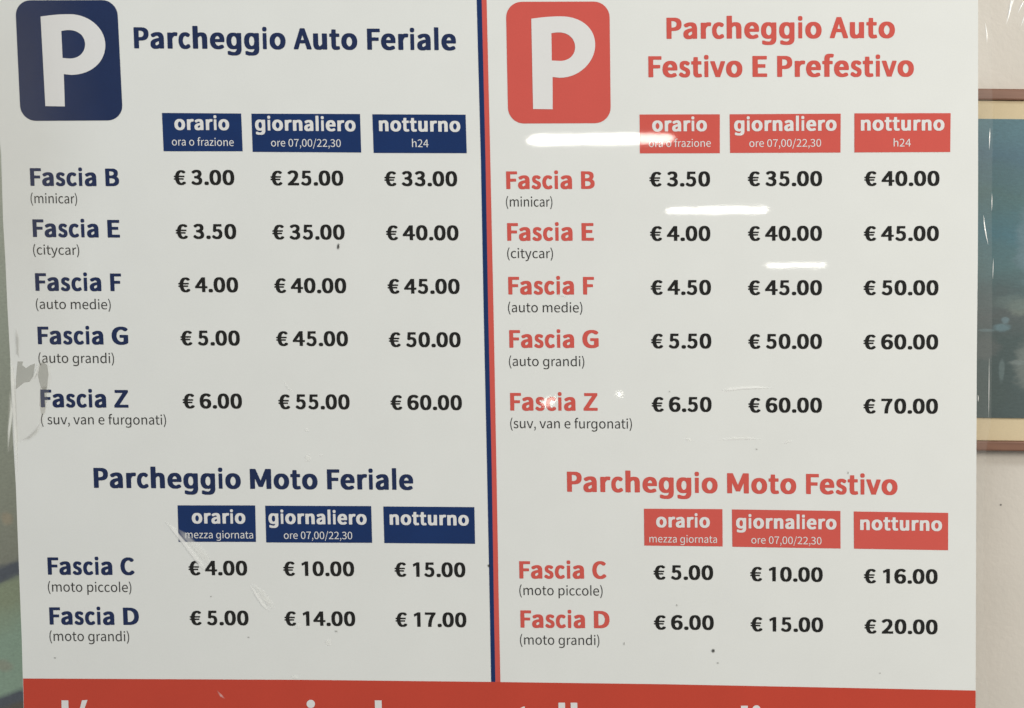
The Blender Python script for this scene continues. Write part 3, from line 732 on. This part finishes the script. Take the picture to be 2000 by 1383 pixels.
# header boxes: corners, title line, small line
NV, RD = M_NAVY, M_RED
BX = [([(316.3, 220.6), (471, 221.7), (474, 295.5), (319.6, 295.5)], NV, ("orario", 341, 253.8, 447.9, 254.3, 27.6), ("ora o frazione", 336, 284, 456.7, 285.2, 14.8)),
      ([(491, 222), (703.2, 222.7), (705.5, 298), (493.5, 296.7)], NV, ("giornaliero", 498.5, 254.8, 694.8, 256.6, 27.6), ("ore 07,00/22,30", 529.6, 286, 665.7, 287, 14.6)),
      ([(727.2, 223.2), (909.4, 224), (911.7, 299.3), (729.8, 298.8)], NV, ("notturno", 740.4, 256.3, 899.3, 257.6, 27.6), ("h24", 804.9, 287.2, 837, 287.6, 14.8)),
      ([(346.8, 987), (498.4, 987.2), (500, 1058.5), (348.8, 1058.3)], NV, ("orario", 375, 1022.5, 479.5, 1022.9, 26.6), ("mezza giornata", 362, 1051.2, 494.5, 1051.8, 14.2)),
      ([(518, 987.7), (725, 988.5), (726.9, 1060.3), (520, 1059.6)], NV, ("giornaliero", 524.7, 1023, 716.3, 1024.8, 26.6), ("ore 07,00/22,30", 554.5, 1052.5, 688, 1053.2, 14.2)),
      ([(748.6, 989.2), (926.5, 990.5), (928, 1062.3), (750.7, 1060.8)], NV, ("notturno", 761.3, 1025, 915.8, 1026.6, 26.6), None),
      ([(1249.2, 223.7), (1405.9, 223.2), (1405.9, 299.3), (1249.7, 299.6)], RD, ("orario", 1273.8, 256.8, 1380.8, 256.3, 27.6), ("ora o frazione", 1267.4, 287.2, 1388.4, 286.8, 14.8)),
      ([(1425, 223.2), (1642, 222), (1641.7, 298), (1426, 298.8)], RD, ("giornaliero", 1433.9, 256.4, 1634, 255.3, 27.6), ("ore 07,00/22,30", 1463.5, 287, 1603.7, 286.4, 14.6)),
      ([(1668.8, 221.4), (1856.8, 221), (1856, 297), (1668.8, 297.8)], RD, ("notturno", 1681.4, 255.2, 1844.6, 254.9, 27.6), ("h24", 1745.4, 286.2, 1779, 286.2, 14.8)),
      ([(1257.6, 993.6), (1411, 994.5), (1411.5, 1067.4), (1258.5, 1065.6)], RD, ("orario", 1281.6, 1030, 1386.6, 1030.8, 26.8), ("mezza giornata", 1268.4, 1059.3, 1400.4, 1060.5, 14.2)),
      ([(1429.5, 995), (1641.5, 998), (1641.7, 1071.5), (1430.5, 1068)], RD, ("giornaliero", 1437.7, 1031.9, 1633.8, 1034.2, 26.8), ("ore 07,00/22,30", 1467.5, 1061.5, 1604.5, 1063.5, 14.2)),
      ([(1667.5, 999), (1852, 1001.8), (1851.8, 1074.8), (1668, 1071.8)], RD, ("notturno", 1680, 1035.2, 1840, 1037.2, 26.8), None)]
for q, m, a, b in BX:
    hb = quad("header_box", q, m, poster, label='%s box reading "%s%s"' % ("navy" if m is NV else "red", a[0], " " + b[0] if b else ""))
    text("header_title", a[0], 'B', *a[1:], M_WHITE, hb, Y_TXT)
    if b:
        text("header_note", b[0], 'R', *b[1:], M_WHITE, hb, Y_TXT)

# row names
RN = [("Fascia B", 59.6, 363, 233, 363.8), ("Fascia E", 64.5, 463, 234.5, 464.2), ("Fascia F", 69.5, 568.1, 237.5, 568.8),
      ("Fascia G", 74.3, 672.5, 250.8, 673.2), ("Fascia Z", 80, 795.5, 251.2, 796.4), ("Fascia C", 93.8, 1122.5, 263, 1123.2), ("Fascia D", 97.2, 1220, 271.8, 1220.8)]
RR = [("Fascia B", 989, 369.3, 1161.7, 369.1), ("Fascia E", 990.9, 470.4, 1160, 470.2), ("Fascia F", 993, 575.3, 1160.5, 575.4),
      ("Fascia G", 995, 679.3, 1169.5, 679.6), ("Fascia Z", 996.8, 802, 1167.5, 802.4), ("Fascia C", 1014.6, 1130, 1184.3, 1130.5), ("Fascia D", 1016.8, 1226, 1190.8, 1227.3)]
for rows, m, c in ((RN, M_NAVYTXT, "navy"), (RR, M_RED, "red")):
    for i, (s, x0, y0, x1, y1) in enumerate(rows):
        text("class_name", s, 'B', x0, y0, x1, y1, 34.6 if i < 5 else 33.9, m, poster, lbl='%s row name "%s"' % (c, s))
NN = [("(minicar)", 60.2, 396.6, 150.8, 397.4), ("(citycar)", 65, 497, 155, 497.8), ("(auto medie)", 70.5, 603.2, 216.5, 604.1),
      ("(auto grandi)", 75.5, 708.5, 223, 709.2), ("( suv, van e furgonati)", 80.5, 828.6, 324.5, 829.4), ("(moto piccole)", 94, 1155.4, 256.8, 1156.4), ("(moto grandi)", 97, 1251.7, 252.5, 1252.5),
      ("(minicar)", 988.6, 403.3, 1079, 403.6), ("(citycar)", 990.9, 504, 1080.2, 504.3), ("(auto medie)", 992.5, 609.7, 1137.5, 610.1),
      ("(auto grandi)", 994.3, 714.8, 1141.3, 715.4), ("(suv, van e furgonati)", 996.8, 836.2, 1234.3, 837.1), ("(moto piccole)", 1014.6, 1162.2, 1177, 1163.4), ("(moto grandi)", 1015.9, 1258.8, 1170.8, 1260)]
for s, x0, y0, x1, y1 in NN:
    text("class_note", s, 'R', x0, y0, x1, y1, 18.6, M_GREY, poster, lbl='small note "%s"' % s)

# prices
PR = [("3.00", 340, 361, 458, 361.3), ("3.50", 343.8, 466.4, 461.8, 466.8), ("4.00", 348.8, 570.5, 465.5, 571), ("5.00", 353, 674.5, 468.8, 674.9), ("6.00", 357.5, 797.6, 473, 798.1),
      ("25.00", 528.8, 362, 670.8, 362.5), ("35.00", 532.5, 467.6, 673.3, 468), ("40.00", 536.2, 572, 676.5, 572.6), ("45.00", 540, 675.6, 680, 676.2), ("55.00", 544.2, 799, 683.2, 799.6),
      ("33.00", 751.2, 363.2, 893.2, 363.8), ("40.00", 754.5, 468.9, 895.8, 469.5), ("45.00", 757.5, 573.4, 898, 574), ("50.00", 760, 677.6, 900, 678.2), ("60.00", 763.2, 800.4, 902.5, 801),
      ("3.50", 1268.7, 364.2, 1387.1, 364), ("4.00", 1270, 470.4, 1387.6, 470.6), ("4.50", 1271.3, 575.7, 1388.8, 576), ("5.50", 1272, 680.4, 1389.5, 680.7), ("6.50", 1273.3, 804.1, 1390, 804.5),
      ("35.00", 1460.8, 363.4, 1605.8, 363.3), ("40.00", 1461.3, 470.3, 1605.5, 470.3), ("45.00", 1461.3, 576.2, 1605.5, 576.4), ("50.00", 1461.8, 681.1, 1605.5, 681.5), ("60.00", 1462, 805.7, 1605.5, 806),
      ("40.00", 1688.3, 363.1, 1835, 363), ("45.00", 1687.5, 470.3, 1833.8, 470.5), ("50.00", 1687, 576.3, 1833, 576.6), ("60.00", 1686.8, 682.1, 1832.5, 682.5), ("70.00", 1686.8, 807.5, 1832, 808),
      ("4.00", 368.8, 1123.4, 483.2, 1123.9), ("5.00", 371.2, 1220.8, 485.8, 1221.4), ("10.00", 553.8, 1124.6, 692, 1125.4), ("14.00", 556.2, 1222, 694.2, 1222.9), ("15.00", 771.2, 1126.3, 909.2, 1127.3), ("17.00", 773, 1224, 911.2, 1225),
      ("5.00", 1276.8, 1132, 1393, 1132.8), ("6.00", 1277.5, 1229.6, 1394.3, 1230.5), ("10.00", 1465.5, 1135, 1607, 1136.7), ("15.00", 1466.3, 1233, 1607.8, 1234.7), ("16.00", 1687.5, 1139, 1831.3, 1140.5), ("20.00", 1688.8, 1237.2, 1831.3, 1239)]
for s, x0, y0, x1, y1 in PR:
    text("price_text", "€ " + s, 'B', x0, y0, x1, y1, 29.0 if y0 < 900 else 28.3, M_BLACK, poster, lbl='price "€ %s"' % s)

# specks, chips, scuffs and painted film glare on the print
def soft_fan(name, rings, y, mat, par):
    """rings: list of (outline, cover) from the middle outwards; first is a single point"""
    vs, fs, cov = [at(*rings[0][0][0], y)], [], [rings[0][1]]
    prev = None
    for pts, c in rings[1:]:
        base = len(vs)
        n = len(pts)
        vs += [at(*p, y) for p in pts]
        cov += [c] * n
        for i in range(n):
            j = (i + 1) % n
            if prev is None:
                fs.append((0, base + j, base + i))
            else:
                fs.append((prev + i, prev + j, base + j, base + i))
        prev = base
    o = obj(name, vs, fs, mat, par)
    set_cover(o, cov)
    return o


def dab(name, x, y, rx_, ry_, rot, mat, par=None, yy=-0.00040, grow=1.25):
    c, s = math.cos(rot), math.sin(rot)
    random.seed(int(x * 7 + y))
    ks = [random.uniform(.82, 1.12) for _ in range(16)]

    def ring(f):
        out = []
        for i in range(16):
            a = i * math.pi / 8
            u, v = rx_ * ks[i] * f * math.cos(a), ry_ * ks[i] * f * math.sin(a)
            out.append((x + u * c - v * s, y + u * s + v * c))
        return out

    return soft_fan(name, [([(x, y)], 1.0), (ring(.5), .85), (ring(.9), .4), (ring(grow), 0.0)], yy, mat, par or poster)


M_SPECKS = soft("dark_soft_speck", (0.04, 0.04, 0.035), 1.0)
for a in ((660.5, 481.5, 2.4, 6.0, .15), (1393, 1271, 3.4, 3.6, 0), (955, 1105, 2.6, 3.0, 0)):
    dab("speck", *a, M_SPECKS)
# large faint warm grey tint down the poster's left border
dab("edge_tint", 10, 290, 130, 430, 0, soft("warm_grey_tint", (0.42, 0.36, 0.26), 0.10), None, -.00050, 1.5)
for a in ((1477.5, 877.5, 2.2, 1.5, .6), (485.5, 1245, 2.0, 1.6, 0), (656.5, 1233, 2.6, 1.8, .3), (107, 1285, 2.6, 1.5, .5), (1308, 765, 1.6, 1.6, 0), (1656.5, 923.5, 1.6, 2.4, 0),
          (1219, 1257, 1.4, 3.2, .2), (1322, 1182, 1.8, 2.0, 0), (1719, 1315, 1.8, 1.4, 0), (412, 1165, 1.6, 1.6, 0), (1402, 1295, 2, 2, 0)):
    dab("speck", *a, M_SPECK2)
for a in ((601, 895, 5.5, 6.5, 0), (583, 1223, 6.0, 5.0, .4), (640, 1255, 5.0, 6.5, .2), (575, 1323, 6.0, 3.0, 0), (599, 841, 3.5, 3.0, 0), (627, 890, 3, 2, 0), (1100, 577, 9, 2.8, .2)):  # pale scuffs; the last is a faint lamp reflection painted on
    dab("scuff_glare_mark", *a, M_SCUFF_GLARE)


def streak(pts, w, mat, name="scuff_glare_mark", par=None, yy=-0.00042):
    """tapered mark along pts, thinning out to both sides and both ends"""
    m = len(pts)
    vs, fs, cov = [], [], []
    for i, p in enumerate(pts):
        a = Vector(pts[max(0, i - 1)])
        b = Vector(pts[min(m - 1, i + 1)])
        d = (b - a).normalized()
        n = Vector((-d.y, d.x))
        end = 0.0 if i in (0, m - 1) else 1.0
        for k, cv in ((-.75, 0.0), (-.3, .85), (.3, .85), (.75, 0.0)):
            vs.append(at(p[0] + n.x * w[i] * k, p[1] + n.y * w[i] * k, yy))
            cov.append(cv * end)
    for i in range(m - 1):
        for k in range(3):
            a = i * 4 + k
            fs.append((a, a + 1, a + 5, a + 4))
    o = obj(name, vs, fs, mat, par or poster)
    set_cover(o, cov)
    return o


streak([(322, 1018), (338, 1034), (356, 1056), (377, 1083), (392, 1103), (402, 1116)], [1, 6, 7, 7, 7, 2], M_GLARE)  # glare along a film wrinkle, painted as a pale streak
streak([(345, 1032), (362, 1047), (380, 1066), (398, 1086), (411, 1103)], [1.5, 10, 11, 12, 4], M_SCUFF_GLARE, yy=-.00052)
streak([(487, 1143), (500, 1161), (513, 1181), (526, 1196)], [1.5, 5, 5, 1], M_GLARE)  # second wrinkle, its glare painted the same way
streak([(493, 1140), (510, 1159), (524, 1176), (537, 1190)], [1.5, 10, 9, 3], M_SCUFF_GLARE, yy=-.00052)
streak([(1408, 763.5), (1425, 760.5), (1450, 758), (1480, 757.2), (1514, 757.2)], [1, 4.5, 3.6, 3, 1], M_GLARE)  # weak secondary lamp reflection, painted rather than mirrored
streak([(1402, 859), (1430, 857), (1460, 856), (1488, 857.5)], [1, 4, 3.6, 1], M_SCUFF_GLARE)  # another faint lamp reflection put in as pale colour
streak([(1334, 855), (1345, 859), (1356, 861)], [1, 4, 1], M_SCUFF_GLARE)
streak([(1527, 866), (1538, 863), (1549, 861)], [1, 5, 1], M_SCUFF_GLARE)  # short lamp reflection, also painted
streak([(423, 1348), (432, 1359), (440, 1365)], [1, 4, 1], M_SCUFF_GLARE)
streak([(553, 743), (562, 758), (575, 766)], [.5, 2.2, .5], M_SCUFF_GLARE)

# clear film that sticks out past the paper's right edge, folded and glinting
film_out = right_edge + [(1934, 1520), (1933, 1383), (1925, 1290), (1922, 1150), (1920, 1000), (1926, 880), (1936, 820), (1938, 600), (1937, 420), (1939, 250), (1936, 0), (1936, -60)]
film = patch("film_margin", [film_out], 0.0002, M_FILM, poster)
M_GLINT, nt_, b_ = new_mat("white_glint_ridge")
b_.inputs['Base Color'].default_value = (0.97, 0.97, 0.95, 1)  # near-white base puts the glint into the crease's own colour
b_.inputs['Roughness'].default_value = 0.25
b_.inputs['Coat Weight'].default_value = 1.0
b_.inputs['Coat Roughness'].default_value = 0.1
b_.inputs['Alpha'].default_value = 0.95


def ridge(name, p0, p1, w, mat, par, y=-0.0001, bend=0.0):
    """a small raised crease, half round, tapering to both ends"""
    n, k = 12, 6
    A, B = Vector(p0), Vector(p1)
    d = (B - A).normalized()
    nn = Vector((-d.y, d.x))
    vs, fs = [], []
    for i in range(n + 1):
        t = i / n
        rr = .62 * w / 2 * math.sin(math.pi * min(1, max(0.02, t))) ** 1.2 + .08
        c = A.lerp(B, t) + nn * bend * math.sin(math.pi * t)
        for j in range(k + 1):
            a = math.pi * j / k
            off = nn * (rr * math.cos(a))
            vs.append(at(c.x + off.x, c.y + off.y, y - rr * 0.00034 * math.sin(a)))
    for i in range(n):
        for j in range(k):
            a = i * (k + 1) + j
            fs.append((a, a + 1, a + k + 2, a + k + 1))
    return obj(name, vs, fs, mat, par, True)


for p0, p1, w, bd in (((1924, 44), (1927.5, 84), 4.2, -1), ((1933.5, 250), (1932, 292), 3.0, 0), ((1937.5, 378), (1937, 412), 2.4, 0), ((1921, 420), (1930, 478), 4.4, 1.5),
                      ((1940, 505), (1939, 545), 1.8, 0), ((1932, 700), (1931, 816), 1.6, 0), ((1910.5, 772), (1910.5, 785), 2.4, 0)):
    ridge("film_crease", p0, p1, w, M_GLINT, film, bend=bd)

# crinkled clear film hanging over the wall at the top right corner
crk = empty("crinkled_film", at(1985, 20, -0.001), "crinkled scrap of clear film at the top right, above the framed painting", "plastic film")
patch("film_sheet", [[(1955, -60), (1962, 10), (1968, 52), (1984, 40), (1990, 58), (2010, 62), (2060, 50), (2060, -60)]], 0.0002, M_FILM, crk)
for p0, p1, w, bd in (((1976, -12), (1965, 48), 7, -2), ((2003, -2), (1988, 26), 4, 1), ((2006, 18), (1994, 52), 4, 0), ((1984, -20), (1974, 20), 3, 0)):
    ridge("film_crease", p0, p1, w, M_GLINT, crk, bend=bd)

# remains of clear tape torn off the left edge
tape = empty("torn_tape", at(60, 760, -0.0005), "torn clear tape with grey residue on the poster's left edge", "tape")
patch("tape_film", [[(17, 768), (26, 752), (40, 748), (55, 742), (66, 730), (76, 700), (96, 700), (100, 735), (96, 762), (90, 800), (82, 835), (70, 850), (45, 862), (28, 866), (20, 880), (15, 884), (14, 860), (16, 800)]], -.00055, clear("thin_tape", (0.80, 0.77, 0.70), 0.10, .2, .5), tape)
patch("glue_residue", [[(34.3, 706), (45.2, 706), (43.4, 713.3), (50.6, 718.7), (60, 713), (68.7, 709.7), (65, 735), (57.8, 745.8), (47, 747.6), (38, 755), (30.7, 760.3), (31, 742), (32.5, 724)]], -.00008, M_GLUE, tape)
patch("glue_residue", [[(77.7, 710), (84, 707), (92.2, 713), (94.7, 731), (92.2, 756.7), (86.8, 764), (79, 755), (74, 735)]], -.00008, M_GLUE, tape)
patch("glue_residue", [[(79, 756), (92, 756), (91, 785), (88, 806), (81, 812), (77, 790)]], -.00006, clear("pale_residue", (.42, .40, .34), .28, .5), tape)
M_EDGE = soft("white_tape_edge", (0.95, 0.95, 0.90), 0.8)
streak([(19, 768), (23, 800), (18, 840), (15.5, 883)], [2, 6, 4.5, 1], M_EDGE, "tape_edge", tape, -.00065)
streak([(77, 706), (70, 728), (62, 745)], [1, 4.5, 1], M_EDGE, "tape_edge", tape, -.00070)
streak([(21, 700), (24, 740), (27, 790), (30, 850), (33, 930)], [3, 6, 6, 5, 2], M_EDGE, "tape_edge", tape, -.00072)
streak([(30, 640), (33, 660), (34, 690), (38, 700)], [2, 5, 4, 1], soft("grey_tape_smudge", (.35, .34, .30), .35), "tape_edge", tape, -.00074)
streak([(42, 860), (56, 855), (70, 842), (78, 824)], [2, 4, 4, 1], soft("faint_tape_shadow", (.40, .39, .35), .35), "tape_edge", tape, -.00074)

# ------------------------------------------------------------------ lit ceiling tubes and globes behind the camera, seen mirrored in the film
def mirrored(px, py, dist):
    """the place in the room that the film mirrors at this point of the print"""
    d = ray(px, py).normalized()
    p = CP + d * dist
    return Vector((p.x, -p.y, p.z))


def emit(name, col, s):
    m = bpy.data.materials.new(name)
    m.use_nodes = True
    nt = m.node_tree
    nt.nodes.clear()
    e = nt.nodes.new('ShaderNodeEmission')
    e.inputs[0].default_value = (*col, 1)
    e.inputs[1].default_value = s
    o = nt.nodes.new('ShaderNodeOutputMaterial')
    nt.links.new(e.outputs[0], o.inputs[0])
    return m


M_HOUSE, _n, _b = new_mat("white_lamp_housing")
_b.inputs['Base Color'].default_value = (.7, .7, .68, 1)


def cyl(name, a, b, r0, mat, par, n=16, cap_round=0.0):
    ax = (b - a)
    L = ax.length
    ax.normalize()
    u = ax.cross(Vector((0, 0, 1))).normalized()
    v = ax.cross(u)
    prof = [(-cap_round, .001), (-cap_round * .85, r0 * .45), (-cap_round * .5, r0 * .8), (0, r0), (L, r0), (L + cap_round * .5, r0 * .8), (L + cap_round * .85, r0 * .45), (L + cap_round, .001)]
    vs, fs = [], []
    for t, r in prof:
        for i in range(n):
            an = 2 * math.pi * i / n
            vs.append(a + ax * t + (u * math.cos(an) + v * math.sin(an)) * r)
    for k in range(len(prof) - 1):
        for i in range(n):
            j = (i + 1) % n
            fs.append((k * n + i, k * n + j, (k + 1) * n + j, (k + 1) * n + i))
    return obj(name, vs, fs, mat, par, True)


TUBES = [((1030, 274.5), (1318, 271.5), 18.5, 26, "nearest of the ceiling tubes mirrored in the poster, beside the red P panel"),
         ((1300, 413), (1500, 408.5), 10.0, 26 * 1.1, "middle ceiling tube mirrored between the red Fascia B and Fascia E rows"),
         ((1496, 519.5), (1616, 518.5), 6.0, 26, "farthest ceiling tube mirrored above the price 45.00")]
for (p0, p1, hpx, s, lb) in TUBES:
    dist = 1.2 * F_PX / (p1[0] - p0[0])
    a, b = mirrored(*p0, dist), mirrored(*p1, dist)
    r = hpx / 2 * dist / F_PX
    a, b = a + (b - a).normalized() * r * 2.2, b - (b - a).normalized() * r * 2.2
    t = empty("tube_lamp", (a + b) / 2, lb, "lamp", "ceiling tube lamps")
    ax = (b - a).normalized()
    cyl("lit_tube", a, b, r, emit("tube_light", (1.0, 0.97, 0.88), s), t, 16, r * 2.2)
    cyl("end_cap", a - ax * (r * 2.2 + .05), a - ax * (r * 2.2 + .005), r * .5, M_HOUSE, t)
    cyl("end_cap", b + ax * (r * 2.2 + .005), b + ax * (r * 2.2 + .05), r * .5, M_HOUSE, t)
for (px, py, rx2, ry2, rot, s, lb) in ((1210, 770, 4.6, 4.6, 0, 26 * .8, "small round lamp mirrored right of the red Fascia Z"),
                                       (1072, 786, 15, 7.5, -.45, 26 * .55, "oval lamp mirrored over the red word Fascia Z")):
    dist = 7.0
    c = mirrored(px, py, dist)
    t = empty("globe_lamp", c, lb, "lamp")
    vs, fs = [], []
    k = dist / F_PX
    for i in range(9):
        th_ = math.pi * i / 8
        for j in range(16):
            ph = 2 * math.pi * j / 16
            x, z, y = rx2 * k * math.sin(th_) * math.cos(ph), ry2 * k * math.cos(th_), ry2 * k * math.sin(th_) * math.sin(ph)
            vs.append(c + Vector((x * math.cos(rot) + z * math.sin(rot), y, -x * math.sin(rot) + z * math.cos(rot))))
    for i in range(8):
        for j in range(16):
            fs.append((i * 16 + j, i * 16 + (j + 1) % 16, (i + 1) * 16 + (j + 1) % 16, (i + 1) * 16 + j))
    obj("lit_globe", vs, fs, emit("globe_light", (1.0, 0.96, 0.85), s), t, True)
    cyl("lamp_stem", c + Vector((0, 0, ry2 * k + .005)), c + Vector((0, 0, ry2 * k + .12)), .004, M_HOUSE, t, 8) if ry2 < 0 else None
